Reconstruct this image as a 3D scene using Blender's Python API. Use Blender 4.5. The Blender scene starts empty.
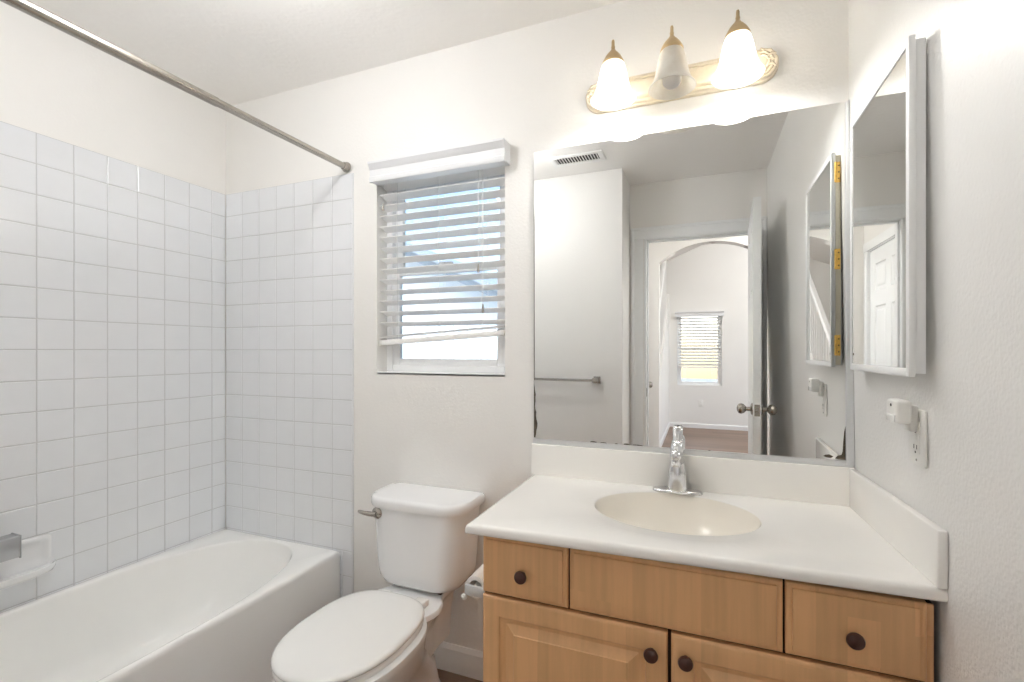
import bpy, bmesh, math, random
from mathutils import Vector, Matrix
random.seed(7)
PI = math.pi
scene = bpy.context.scene
col = scene.collection

# ------------------------------------------------------------------ camera
FPX, HORIZON = 474.6, 350.5
YAW = math.atan(189 / FPX)
cam_data = bpy.data.cameras.new('camera')
cam_data.sensor_width = 36.0
cam_data.lens = FPX / 1024 * 36.0
cam_data.shift_y = (HORIZON - 341.0) / 1024
cam_data.clip_start = 0.02
cam = bpy.data.objects.new('camera', cam_data)
col.objects.link(cam)
cam.location = (0, -1.646, 1.256)
cam.rotation_euler = (PI / 2, 0, YAW)
scene.camera = cam

# ------------------------------------------------------------------ sky, sun, exposure
world = bpy.data.worlds.new('sky')
scene.world = world
world.use_nodes = True
wn = world.node_tree
for n in list(wn.nodes):
    wn.nodes.remove(n)
sky = wn.nodes.new('ShaderNodeTexSky')
sky.sky_type = 'NISHITA'
sky.sun_disc = False
sky.sun_elevation = math.radians(48)
sky.sun_rotation = math.radians(200)
sky.altitude = 0
sky.dust_density = 2.0
bg = wn.nodes.new('ShaderNodeBackground')
bg.inputs['Strength'].default_value = 0.15
wo = wn.nodes.new('ShaderNodeOutputWorld')
wn.links.new(sky.outputs[0], bg.inputs['Color'])
wn.links.new(bg.outputs[0], wo.inputs['Surface'])

sun_d = bpy.data.lights.new('sun', 'SUN')
sun_d.energy = 1.1
sun_d.angle = math.radians(1.0)
sun_d.color = (1.0, 0.96, 0.9)
sun_o = bpy.data.objects.new('sun', sun_d)
col.objects.link(sun_o)
sun_o.rotation_euler = (math.radians(42), 0, math.radians(20))

BULB = 60.0          # emission of the two burning vanity bulbs
HALL_FILL = 14.0     # added fill light in the hallway
LOUNGE_FILL = 40.0  # added fill light in the room beyond the arch
BATH_FILL = 11.6     # added fill light under the bathroom ceiling
vs = scene.view_settings
scene.display_settings.display_device = 'sRGB'
vs.view_transform = 'Standard'
vs.look = 'None'
vs.gamma = 1.0
vs.use_curve_mapping = False
vs.exposure = 1.92
scene.cycles.max_bounces = 16
scene.cycles.diffuse_bounces = 12
scene.cycles.glossy_bounces = 8
scene.cycles.transparent_max_bounces = 16
scene.cycles.caustics_reflective = False
scene.cycles.caustics_refractive = False
scene.cycles.sample_clamp_indirect = 6.0

# ------------------------------------------------------------------ helpers
def lin(c):
    return tuple(((v / 255) / 12.92 if v / 255 <= 0.04045 else ((v / 255 + 0.055) / 1.055) ** 2.4) for v in c) + (1.0,)

class NT:
    """small node tree wrapper"""
    def __init__(self, name):
        self.m = bpy.data.materials.new(name)
        self.m.use_nodes = True
        self.t = self.m.node_tree
        for n in list(self.t.nodes):
            self.t.nodes.remove(n)
        self.out = self.t.nodes.new('ShaderNodeOutputMaterial')
    def n(self, typ, **kw):
        nd = self.t.nodes.new(typ)
        for k, v in kw.items():
            setattr(nd, k, v)
        return nd
    def l(self, a, b):
        self.t.links.new(a, b)
    def bsdf(self, colr, rough=0.5, metal=0.0, **kw):
        b = self.n('ShaderNodeBsdfPrincipled')
        b.inputs['Base Color'].default_value = colr
        b.inputs['Roughness'].default_value = rough
        b.inputs['Metallic'].default_value = metal
        for k, v in kw.items():
            b.inputs[k].default_value = v
        self.l(b.outputs[0], self.out.inputs[0])
        return b
    def coord(self, scale=(1, 1, 1)):
        tc = self.n('ShaderNodeTexCoord')
        mp = self.n('ShaderNodeMapping')
        mp.inputs['Scale'].default_value = scale
        self.l(tc.outputs['Object'], mp.inputs[0])
        return mp.outputs[0]
    def noise(self, vec, scale, detail=3.0, rough=0.55):
        nz = self.n('ShaderNodeTexNoise')
        nz.inputs['Scale'].default_value = scale
        nz.inputs['Detail'].default_value = detail
        nz.inputs['Roughness'].default_value = rough
        self.l(vec, nz.inputs['Vector'])
        return nz.outputs['Fac']
    def ramp(self, fac, stops):
        r = self.n('ShaderNodeValToRGB')
        el = r.color_ramp.elements
        while len(el) < len(stops):
            el.new(0.5)
        for e, (p, c) in zip(el, stops):
            e.position = p
            e.color = c
        self.l(fac, r.inputs[0])
        return r.outputs[0]
    def bump(self, b, height, strength, dist=0.01):
        bp = self.n('ShaderNodeBump')
        bp.inputs['Strength'].default_value = strength
        bp.inputs['Distance'].default_value = dist
        self.l(height, bp.inputs['Height'])
        self.l(bp.outputs[0], b.inputs['Normal'])

def plain(name, c, rough=0.5, metal=0.0, var=0.03, scale=6.0, bump=0.0, bscale=120.0, bdist=0.004, **kw):
    """a surface with slight mottling so nothing is a dead flat colour"""
    t = NT(name)
    cc = lin(c)
    b = t.bsdf(cc, rough, metal, **kw)
    v = t.coord()
    f = t.noise(v, scale)
    lo = tuple(x * (1 - var) for x in cc[:3]) + (1,)
    hi = tuple(min(1, x * (1 + var)) for x in cc[:3]) + (1,)
    t.l(t.ramp(f, [(0.3, lo), (0.7, hi)]), b.inputs['Base Color'])
    if bump:
        t.bump(b, t.noise(v, bscale, 2.0), bump, bdist)
    return t.m

def wall_paint(name, c, rough, bstr, bscale, bdist=0.003):
    t = NT(name)
    cc = lin(c)
    b = t.bsdf(cc, rough)
    v = t.coord()
    f = t.noise(v, 1.7, 4)
    lo = tuple(x * 0.975 for x in cc[:3]) + (1,)
    t.l(t.ramp(f, [(0.35, lo), (0.65, cc)]), b.inputs['Base Color'])
    vo = t.n('ShaderNodeTexVoronoi')
    vo.feature = 'SMOOTH_F1'
    vo.inputs['Scale'].default_value = bscale
    t.l(v, vo.inputs['Vector'])
    nz = t.noise(v, bscale * 0.7, 3)
    mx = t.n('ShaderNodeMath', operation='ADD')
    t.l(vo.outputs['Distance'], mx.inputs[0])
    t.l(nz, mx.inputs[1])
    t.bump(b, mx.outputs[0], bstr, bdist)
    return t.m

def wood_mat(name, base, strip=0.055, along='Z', contrast=0.10, rough=0.38):
    """boards glued edge to edge, each with its own tone and long grain"""
    t = NT(name)
    cc = lin(base)[:3]
    b = t.bsdf(cc + (1,), rough)
    tc = t.n('ShaderNodeTexCoord')
    sp = t.n('ShaderNodeSeparateXYZ')
    t.l(tc.outputs['Object'], sp.inputs[0])
    across = 'X' if along in ('Z', 'Y') else 'Y'
    dv = t.n('ShaderNodeMath', operation='DIVIDE')
    dv.inputs[1].default_value = strip
    t.l(sp.outputs[across], dv.inputs[0])
    fl = t.n('ShaderNodeMath', operation='FLOOR')
    t.l(dv.outputs[0], fl.inputs[0])
    # board ends staggered
    wn1 = t.n('ShaderNodeTexWhiteNoise', noise_dimensions='1D')
    t.l(fl.outputs[0], wn1.inputs['W'])
    ad = t.n('ShaderNodeMath', operation='MULTIPLY_ADD')
    ad.inputs[1].default_value = 1.0 / (strip * 9)
    t.l(sp.outputs[along], ad.inputs[0])
    t.l(wn1.outputs['Value'], ad.inputs[2])
    fl2 = t.n('ShaderNodeMath', operation='FLOOR')
    t.l(ad.outputs[0], fl2.inputs[0])
    cb = t.n('ShaderNodeCombineXYZ')
    t.l(fl.outputs[0], cb.inputs[0])
    t.l(fl2.outputs[0], cb.inputs[1])
    wn2 = t.n('ShaderNodeTexWhiteNoise', noise_dimensions='3D')
    t.l(cb.outputs[0], wn2.inputs['Vector'])
    mp = t.n('ShaderNodeMapping')
    s = {'X': (2, 40, 40), 'Y': (40, 2, 40), 'Z': (40, 40, 2)}[along]
    mp.inputs['Scale'].default_value = s
    of = t.n('ShaderNodeVectorMath', operation='MULTIPLY_ADD')
    of.inputs[1].default_value = (7, 7, 7)
    t.l(wn2.outputs['Color'], of.inputs[0])
    t.l(tc.outputs['Object'], of.inputs[2])
    t.l(of.outputs[0], mp.inputs[0])
    g = t.noise(mp.outputs[0], 1.6, 5, 0.6)
    mixv = t.n('ShaderNodeMath', operation='MULTIPLY_ADD')
    mixv.inputs[1].default_value = 0.55
    t.l(wn2.outputs['Value'], mixv.inputs[0])
    t.l(g, mixv.inputs[2])
    lo = tuple(x * (1 - contrast * 1.3) for x in cc) + (1,)
    hi = tuple(min(1, x * (1 + contrast)) for x in cc) + (1,)
    t.l(t.ramp(mixv.outputs[0], [(0.35, lo), (1.05, hi)]), b.inputs['Base Color'])
    t.bump(b, g, 0.06, 0.001)
    return t.m

def glass_pane(name):
    t = NT(name)
    tr = t.n('ShaderNodeBsdfTransparent')
    tr.inputs[0].default_value = (0.93, 0.97, 0.98, 1)
    gl = t.n('ShaderNodeBsdfGlossy')
    gl.inputs['Roughness'].default_value = 0.01
    fr = t.n('ShaderNodeFresnel')
    fr.inputs[0].default_value = 1.45
    mx = t.n('ShaderNodeMixShader')
    t.l(fr.outputs[0], mx.inputs[0])
    t.l(tr.outputs[0], mx.inputs[1])
    t.l(gl.outputs[0], mx.inputs[2])
    t.l(mx.outputs[0], t.out.inputs[0])
    return t.m

def shade_glass(name):
    """alabaster glass: lets light through, scatters the rest"""
    t = NT(name)
    v = t.coord()
    f = t.noise(v, 22, 4, 0.6)
    c = t.ramp(f, [(0.35, (0.88, 0.85, 0.80, 1)), (0.62, (0.97, 0.96, 0.93, 1))])
    tl = t.n('ShaderNodeBsdfTranslucent')
    df = t.n('ShaderNodeBsdfDiffuse')
    tr = t.n('ShaderNodeBsdfTransparent')
    gl = t.n('ShaderNodeBsdfGlossy')
    gl.inputs['Roughness'].default_value = 0.12
    t.l(c, tl.inputs[0]); t.l(c, df.inputs[0]); t.l(c, tr.inputs[0])
    m1 = t.n('ShaderNodeMixShader'); m1.inputs[0].default_value = 0.5
    t.l(tl.outputs[0], m1.inputs[1]); t.l(df.outputs[0], m1.inputs[2])
    m2 = t.n('ShaderNodeMixShader'); m2.inputs[0].default_value = 0.15
    t.l(m1.outputs[0], m2.inputs[1]); t.l(tr.outputs[0], m2.inputs[2])
    m3 = t.n('ShaderNodeMixShader'); m3.inputs[0].default_value = 0.06
    t.l(m2.outputs[0], m3.inputs[1]); t.l(gl.outputs[0], m3.inputs[2])
    t.l(m3.outputs[0], t.out.inputs[0])
    return t.m

def emit(name, c, s):
    t = NT(name)
    e = t.n('ShaderNodeEmission')
    e.inputs[0].default_value = c
    e.inputs[1].default_value = s
    t.l(e.outputs[0], t.out.inputs[0])
    return t.m

def mirror_mat(name):
    t = NT(name)
    t.bsdf((0.90, 0.905, 0.895, 1), 0.0, 1.0)
    return t.m

M = {}
M['wall'] = wall_paint('wall_paint', (237, 235.5, 232.5), 0.55, 0.16, 130)
M['wall_bumpy'] = wall_paint('orange_peel_wall_paint', (237, 236, 233.5), 0.40, 0.22, 150)
M['ceiling'] = wall_paint('ceiling_paint', (240, 238, 235), 0.42, 0.28, 60)
M['tile'] = plain('white_glazed_tile', (230, 232, 235), 0.12, var=0.012, scale=9)
M['grout'] = plain('grout', (200, 201, 202), 0.8)
M['trim'] = plain('white_trim_paint', (240, 240, 239), 0.35, var=0.01)
M['door'] = plain('door_paint', (239, 241, 242), 0.32, var=0.01)
M['porcelain'] = plain('porcelain', (236, 237, 238), 0.08, var=0.006)
M['tub'] = plain('tub_enamel', (242, 242, 240), 0.14, var=0.01)
M['seat'] = plain('toilet_seat_plastic', (238, 238, 236), 0.22, var=0.006)
M['marble'] = plain('cultured_marble', (243, 241, 237), 0.13, var=0.012, scale=3)
M['basin'] = plain('basin_marble', (241, 236, 226), 0.16, var=0.012, scale=3)
M['wood'] = wood_mat('maple_fronts', (218, 172, 124), 0.055, 'Z', 0.10)
M['wood_h'] = wood_mat('maple_false_front', (218, 172, 124), 0.05, 'Z', 0.10)
M['gap'] = plain('cabinet_dark_inside', (58, 40, 26), 0.7)
M['knob'] = plain('dark_walnut_knob', (72, 42, 34), 0.32, var=0.18, scale=60)
M['floor'] = wood_mat('brown_plank_floor', (126, 103, 88), 0.15, 'X', 0.20, 0.42)
M['chrome'] = plain('chrome', (226, 226, 228), 0.07, 1.0, var=0.0)
M['steel'] = plain('brushed_nickel', (176, 170, 162), 0.26, 1.0, var=0.05, scale=40)
M['alum'] = plain('aluminium_channel', (222, 223, 224), 0.32, 0.5, var=0.02)
M['bar'] = plain('satin_metal_bar', (196, 198, 201), 0.30, 0.85, var=0.03)
M['brass'] = plain('brass_hinge', (232, 190, 104), 0.34, 1.0, var=0.1, scale=60)
M['cream'] = plain('cream_metal', (224, 213, 192), 0.42, 0.15, var=0.06, scale=30)
M['tan'] = plain('antique_cream_cap', (196, 172, 132), 0.4, 0.25, var=0.08, scale=40)
M['shade'] = shade_glass('alabaster_glass')
M['bulb_on'] = emit('burning_bulb', (1.0, 0.995, 0.98, 1), BULB)
M['bulb_off'] = plain('unlit_bulb', (246, 244, 240), 0.35)
M['mirror'] = mirror_mat('mirror_silver')
M['worn'] = plain('desilvered_edge', (84, 74, 60), 0.55, var=0.35, scale=90)
M['cab_white'] = plain('cabinet_white_enamel', (242, 243, 243), 0.35, var=0.01)
M['cab_cream'] = plain('cabinet_cream_enamel', (244, 236, 214), 0.4, var=0.02)
M['plastic'] = plain('white_plastic', (238, 237, 233), 0.35, var=0.01)
M['slot'] = plain('dark_slot', (26, 25, 24), 0.6)
M['paper'] = plain('toilet_paper', (240, 236, 232), 0.9, var=0.02, scale=60, bump=0.15, bscale=220, bdist=0.002)
M['slat'] = plain('blind_slat', (246, 245, 243), 0.42, var=0.008)
M['valance'] = plain('blind_valance', (226, 227, 229), 0.4, var=0.01)
M['cord'] = plain('blind_cord', (214, 214, 212), 0.8)
M['vinyl'] = plain('window_vinyl', (243, 244, 245), 0.35, var=0.01)
M['glass'] = glass_pane('window_glass')
M['rubber_shadow'] = plain('dark_rubber_shadow', (40, 40, 42), 0.6)
M['siding'] = plain('outdoor_siding', (222, 228, 234), 0.6, var=0.03)
M['roof'] = plain('outdoor_roof', (150, 160, 170), 0.7, var=0.1)
M['ground'] = plain('outdoor_ground', (150, 150, 148), 0.9, var=0.15)

def tag(o, label=None, cat=None, group=None, kind=None):
    if label: o['label'] = label
    if cat: o['category'] = cat
    if group: o['group'] = group
    if kind: o['kind'] = kind
    return o

def thing(name, label, cat, loc=(0, 0, 0), group=None):
    o = bpy.data.objects.new(name, None)
    o.empty_display_size = 0.05
    col.objects.link(o)
    o.location = loc
    return tag(o, label, cat, group)

class MB:
    """collects shapes; build() links them as ONE mesh object. Coordinates are world metres."""
    def __init__(self):
        self.bm = bmesh.new()
        self.mi = 0
    def _faces(self, fs):
        for f in fs:
            f.material_index = self.mi
    def box(self, x0, x1, y0, y1, z0, z1, bev=0.0, seg=2, mat=None):
        r = bmesh.ops.create_cube(self.bm, size=1.0)
        vs_ = r['verts']
        for v in vs_:
            v.co = Vector((x0 + (v.co.x + .5) * (x1 - x0), y0 + (v.co.y + .5) * (y1 - y0), z0 + (v.co.z + .5) * (z1 - z0)))
        fs = list({f for v in vs_ for f in v.link_faces})
        if bev:
            es = list({e for v in vs_ for e in v.link_edges})
            rr = bmesh.ops.bevel(self.bm, geom=es, offset=bev, segments=seg, affect='EDGES', profile=0.5)
            fs = list({f for v in rr['verts'] for f in v.link_faces} | set(rr['faces']))
            vs_ = list({v for f in fs for v in f.verts})
        self._faces(fs)
        if mat is not None:
            for v in vs_:
                v.co = mat @ v.co
        return self
    def loft(self, rings, cap0=True, cap1=True, close=True):
        vr = [[self.bm.verts.new(p) for p in r] for r in rings]
        fs = []
        for a, b in zip(vr[:-1], vr[1:]):
            n = len(a)
            for i in range(n if close else n - 1):
                j = (i + 1) % n
                fs.append(self.bm.faces.new((a[i], a[j], b[j], b[i])))
        if cap0: fs.append(self.bm.faces.new(list(reversed(vr[0]))))
        if cap1: fs.append(self.bm.faces.new(vr[-1]))
        self._faces(fs)
        return self
    def lathe(self, prof, origin, axis=(0, 0, 1), n=32, cap0=True, cap1=True):
        ax = Vector(axis).normalized()
        q = ax.to_track_quat('Z', 'Y').to_matrix()
        o = Vector(origin)
        rings = []
        for r, h in prof:
            r = max(r, 1e-5)
            rings.append([o + q @ Vector((r * math.cos(2 * PI * i / n), r * math.sin(2 * PI * i / n), h)) for i in range(n)])
        return self.loft(rings, cap0, cap1)
    def tube(self, pts, r, n=12, caps=True):
        pts = [Vector(p) for p in pts]
        rr = r if isinstance(r, (list, tuple)) else [r] * len(pts)
        rings = []
        up = None
        for i, p in enumerate(pts):
            d = (pts[min(i + 1, len(pts) - 1)] - pts[max(i - 1, 0)]).normalized()
            if up is None:
                up = Vector((0, 0, 1)) if abs(d.z) < 0.9 else Vector((1, 0, 0))
            s = d.cross(up).normalized()
            up = s.cross(d).normalized()
            rings.append([p + (s * math.cos(2 * PI * k / n) + up * math.sin(2 * PI * k / n)) * rr[i] for k in range(n)])
        return self.loft(rings, caps, caps)
    def prism(self, poly, axis, a, b):
        """poly: 2-D outline; axis 'X' -> (y,z), 'Y' -> (x,z), 'Z' -> (x,y)"""
        def P(u, v, w):
            return {'X': (w, u, v), 'Y': (u, w, v), 'Z': (u, v, w)}[axis]
        return self.loft([[P(u, v, a) for u, v in poly], [P(u, v, b) for u, v in poly]])
    def build(self, name, mats, parent=None, smooth=35, kind=None):
        bmesh.ops.recalc_face_normals(self.bm, faces=self.bm.faces)
        me = bpy.data.meshes.new(name)
        self.bm.to_mesh(me)
        self.bm.free()
        if not isinstance(mats, (list, tuple)):
            mats = [mats]
        for m in mats:
            me.materials.append(m)
        if smooth:
            for p in me.polygons:
                p.use_smooth = True
            me.set_sharp_from_angle(angle=math.radians(smooth))
        o = bpy.data.objects.new(name, me)
        col.objects.link(o)
        if parent is not None:
            o.parent = parent
            # vertices are in world metres: cancel the parent's offset
            root = parent
            off = Vector((0, 0, 0))
            while root is not None:
                off += root.location
                root = root.parent
            o.location = -off
        elif me.vertices:
            # origin at the base centre
            xs = [v.co for v in me.vertices]
            c = Vector(((min(v.x for v in xs) + max(v.x for v in xs)) / 2,
                        (min(v.y for v in xs) + max(v.y for v in xs)) / 2,
                        min(v.z for v in xs)))
            for v in me.vertices:
                v.co -= c
            o.location = c
        if kind:
            o['kind'] = kind
        return o

def struct(mb, name, mat, parent=None, smooth=35):
    return mb.build(name, mat, parent, smooth, kind='structure')

def copy_tree(o, parent=None):
    c = o.copy()
    col.objects.link(c)
    c.parent = parent
    for ch in list(o.children):
        copy_tree(ch, c)
    return c

def rrect(cx, cy, hx, hy, rf, rb, z, n=8):
    """rounded rectangle ring; front corners (at -y) radius rf, back corners radius rb"""
    pts = []
    for (sx, sy, r, a0) in ((1, -1, rf, -PI / 2), (1, 1, rb, 0), (-1, 1, rb, PI / 2), (-1, -1, rf, PI)):
        ox, oy = cx + sx * (hx - r), cy + sy * (hy - r)
        for k in range(n + 1):
            a = a0 + (PI / 2) * k / n
            pts.append((ox + r * math.cos(a), oy + r * math.sin(a), z))
    return pts

def egg(cx, yc, hw, lb, lf, z, eb=2.6, ef=2.15, n=56):
    pts = []
    for i in range(n):
        a = 2 * PI * i / n
        s, c = math.sin(a), math.cos(a)
        e = eb if c > 0 else ef
        x = hw * math.copysign(abs(s) ** (2 / e), s)
        y = (lb if c > 0 else lf) * math.copysign(abs(c) ** (2 / e), c)
        pts.append((cx + x, yc + y, z))
    return pts

def sellipse(cx, cy, hx, hy, z, e=2.0, n=64):
    pts = []
    for i in range(n):
        a = 2 * PI * i / n
        s, c = math.sin(a), math.cos(a)
        pts.append((cx + hx * math.copysign(abs(c) ** (2 / e), c), cy + hy * math.copysign(abs(s) ** (2 / e), s), z))
    return pts

# ------------------------------------------------------------------ room dimensions
XL, XR = -2.168, 0.402          # side walls
YR1, YR2 = -1.525, -1.875       # rear wall at the tub's head, wall with the door
XJ = -0.48                      # corner between them
ZC = 2.45
TH = 0.115
HALL_Y = -3.0                   # wall with the arch
FAR_Y = -6.62
HX = -0.47                      # hallway's left wall

# ------------------------------------------------------------------ the setting
struct(MB().box(-2.4, 3.2, -6.8, 0.12, -0.08, 0.0), 'floor', M['floor'])
struct(MB().box(-2.4, 1.4, HALL_Y, 0.12, ZC, ZC + 0.08), 'ceiling', M['ceiling'])

def wall_with_hole_y(name, mat, x0, x1, y0, y1, z1, hx0, hx1, hz0, hz1):
    m = MB()
    m.box(x0, hx0, y0, y1, 0, z1)
    m.box(hx1, x1, y0, y1, 0, z1)
    if hz0 > 0: m.box(hx0, hx1, y0, y1, 0, hz0)
    m.box(hx0, hx1, y0, y1, hz1, z1)
    bmesh.ops.remove_doubles(m.bm, verts=m.bm.verts, dist=1e-5)
    return struct(m, name, mat)

def wall_with_hole_x(name, mat, x0, x1, y0, y1, z1, hy0, hy1, hz0, hz1):
    m = MB()
    m.box(x0, x1, y0, hy0, 0, z1)
    m.box(x0, x1, hy1, y1, 0, z1)
    if hz0 > 0: m.box(x0, x1, hy0, hy1, 0, hz0)
    m.box(x0, x1, hy0, hy1, hz1, z1)
    return struct(m, name, mat)

WX0, WX1, WZ0, WZ1 = -1.268, -0.684, 1.163, 1.985
wall_with_hole_y('wall_back', M['wall'], -2.29, 0.52, 0.0, 0.12, ZC, WX0, WX1, WZ0, WZ1)
struct(MB().box(-2.29, XL, -1.99, 0.0, 0, ZC), 'wall_left', M['wall'])
BOW = [(0.0, .399), (-.15, .4015), (-.30, .4038), (-.45, .4055), (-.60, .4068), (-.80, .408), (-1.0, .408), (-1.2, .4072), (-1.5, .4055), (-1.875, .4025), (-1.99, .4022)]
def xr(y, z=2.2):
    """the right wall's face: bows slightly along y and leans out a little below the mirror's top"""
    lean = .013 * max(0.0, min(1.0, (1.98 - z) / 1.06)) * (1 + min(1.0, max(0.0, -y) / .5))
    for (ya, xa), (yb, xb) in zip(BOW[:-1], BOW[1:]):
        if yb <= y <= ya:
            return xa + (xb - xa) * (y - ya) / (yb - ya) + lean
    return (BOW[0][1] if y > 0 else BOW[-1][1]) + lean
struct(MB().loft([[(xr(y, z), y, z) for y, x in BOW] + [(.55, -1.99, z), (.55, 0.0, z)] for z in (0, .92, 1.98, ZC)]), 'wall_right', M['wall_bumpy'], smooth=30)
RA = 0.030                      # turn of the things fixed to the bowed wall
def on_right_wall(t):
    r = Matrix.Rotation(RA, 4, 'Z')
    p = Vector((.4, 0, 0))
    t.location = r @ (t.location - p) + p
    t.rotation_euler.z = RA

struct(MB().box(XL, XJ, -1.99, YR1, 0, ZC), 'wall_rear', M['wall'])
DX0, DX1, DZ = -0.378, 0.345, 2.062
wall_with_hole_y('wall_door', M['wall'], XJ, XR, YR2 - TH, YR2, ZC, DX0, DX1, 0, DZ)
# hallway
wall_with_hole_x('wall_hall_left', M['wall'], HX - .115, HX, HALL_Y, -1.99, ZC, -2.90, -2.10, 0, 2.045)
struct(MB().box(1.25, 1.36, HALL_Y, -1.99, 0, ZC), 'wall_hall_right', M['wall'])
struct(MB().box(0.55, 1.36, -1.99, -1.875, 0, ZC), 'wall_hall_near', M['wall'])

# wall with the arched opening
def arch_wall():
    m = MB()
    ax, hw, zs, rise = 0.085, 0.450, 2.075, 0.165
    y0, y1 = HALL_Y - .12, HALL_Y
    R = (hw * hw + rise * rise) / (2 * rise)
    N = 24
    zt = 3.7
    m.box(-1.6, ax - hw, y0, y1, 0, zt)
    m.box(ax + hw, 3.2, y0, y1, 0, zt)
    for i in range(N):
        u0, u1 = -hw + 2 * hw * i / N, -hw + 2 * hw * (i + 1) / N
        z = [zs + rise - R + math.sqrt(R * R - u * u) for u in (u0, u1)]
        m.prism([(ax + u0, z[0]), (ax + u1, z[1]), (ax + u1, zt), (ax + u0, zt)], 'Y', y0, y1)
    bmesh.ops.remove_doubles(m.bm, verts=m.bm.verts, dist=1e-5)
    return struct(m, 'wall_arch', M['wall'], smooth=20)
arch_wall()
# room beyond the arch
FWX0, FWX1, FWZ0, FWZ1 = -0.366, 0.310, 0.69, 1.872
wall_with_hole_y('wall_far', M['wall'], -1.6, 3.2, FAR_Y - .12, FAR_Y, 4.5, FWX0, FWX1, FWZ0, FWZ1)
struct(MB().box(-1.6, -1.5, FAR_Y, HALL_Y - .12, 0, 4.5), 'wall_stairwell', M['wall'])
wall_with_hole_x('wall_lounge_right', M['wall'], 3.1, 3.2, FAR_Y, HALL_Y - .12, 4.5, -6.2, -3.6, 0.3, 2.5)  # unseen wall; its opening is added to let daylight in
def vault():
    m = MB()
    def z(x): return 2.95 + 0.42 * x
    m.loft([[(-1.6, y, z(-1.6)), (3.2, y, z(3.2)), (3.2, y, z(3.2) + .08), (-1.6, y, z(-1.6) + .08)] for y in (FAR_Y - .1, HALL_Y - .1)])
    struct(m, 'ceiling_vaulted', M['ceiling'])
vault()
# solid wall under the stair's railing
def stair_wall():
    m = MB()
    m.prism([(HALL_Y - .12, 0), (HALL_Y - .12, 0.0001), (-3.72, .0002), (-3.72, .12), (-4.1, .36), (-6.62, 2.19), (-6.62, 0)], 'X', -0.57, -0.49)
    struct(m, 'wall_stair', M['wall'], smooth=0)
stair_wall()
# baseboards
def baseboard(name, x0, x1, y0, y1, h=0.104, axis='X', face=-1):
    m = MB()
    t = 0.013
    if axis == 'X':
        prof = [(y0, 0), (y0 + face * t, 0), (y0 + face * t, h - .016), (y0 + face * t * .55, h - .004), (y0 + face * t * .3, h), (y0, h)]
        m.prism(prof, 'X', x0, x1)
    else:
        prof = [(x0, 0), (x0 + face * t, 0), (x0 + face * t, h - .016), (x0 + face * t * .55, h - .004), (x0 + face * t * .3, h), (x0, h)]
        m.prism(prof, 'Y', y0, y1)
    return struct(m, name, M['trim'], smooth=20)
baseboard('baseboard_back', -1.387, -0.5405, 0.0, 0.0)
baseboard('baseboard_rear', -1.44, XJ, YR1, YR1, axis='X', face=1)
baseboard('baseboard_corner', XJ, XJ, YR2, YR1, axis='Y', face=1)
baseboard('baseboard_far', -0.49, 3.1, FAR_Y, FAR_Y, h=0.075, axis='X', face=1)
baseboard('baseboard_stair', -0.49, -0.49, FAR_Y, -3.72, h=0.075, axis='Y', face=1)
baseboard('baseboard_hall', HX, HX, HALL_Y, -2.96, axis='Y', face=1)

# wall tiles (real tiles on a grout bed; one mesh for each wall)
TP = 0.1095
TPZ = 0.1086
TILE_TOP = 2.019
def tile_panel(name, along, u_lines, z_lo, plane, sgn):
    m = MB()
    g = 0.0012
    def P(u, w, z):
        return (u, plane + sgn * w, z) if along == 'X' else (plane + sgn * w, u, z)
    us, ue = u_lines[0], u_lines[-1]
    m.mi = 1
    if along == 'X':
        m.box(us, ue, min(plane, plane + sgn * .0045), max(plane, plane + sgn * .0045), z_lo, TILE_TOP)
    else:
        m.box(min(plane, plane + sgn * .0045), max(plane, plane + sgn * .0045), us, ue, z_lo, TILE_TOP)
    m.mi = 0
    z1 = TILE_TOP
    while z1 > z_lo + 0.01:
        z0 = max(z_lo, z1 - TPZ)
        for a, b in zip(u_lines[:-1], u_lines[1:]):
            t = [0.0062 + random.uniform(-.00025, .00025) for _ in range(4)]
            r0 = [P(a + g, .004, z0 + g), P(b - g, .004, z0 + g), P(b - g, .004, z1 - g), P(a + g, .004, z1 - g)]
            r1 = [P(a + g + .0006, .0054, z0 + g + .0006), P(b - g - .0006, .0054, z0 + g + .0006), P(b - g - .0006, .0054, z1 - g - .0006), P(a + g + .0006, .0054, z1 - g - .0006)]
            e = .0022
            r2 = [P(a + g + e, t[0], z0 + g + e), P(b - g - e, t[1], z0 + g + e), P(b - g - e, t[2], z1 - g - e), P(a + g + e, t[3], z1 - g - e)]
            m.loft([r0, r1, r2], cap0=False)
        z1 -= TPZ
    return struct(m, name, [M['tile'], M['grout']], smooth=0)
RIM = 0.39
bx = [XL + .006] + [-1.393 - TP * k for k in range(6, -1, -1)]
tile_panel('trim_1', 'X', bx, 0.0, 0.0, -1)
ly = sorted([-0.0065] + [-0.076 - .107 * k for k in range(0, 14)] + [YR1 + .001])
tile_panel('trim_2', 'Y', ly, RIM - .02, XL, 1)
# bullnose edge down the end of the back tiles
struct(MB().box(-1.393, -1.3875, -0.0068, 0.0, 0, TILE_TOP, 0.002), 'trim_3', M['tile'])

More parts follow.
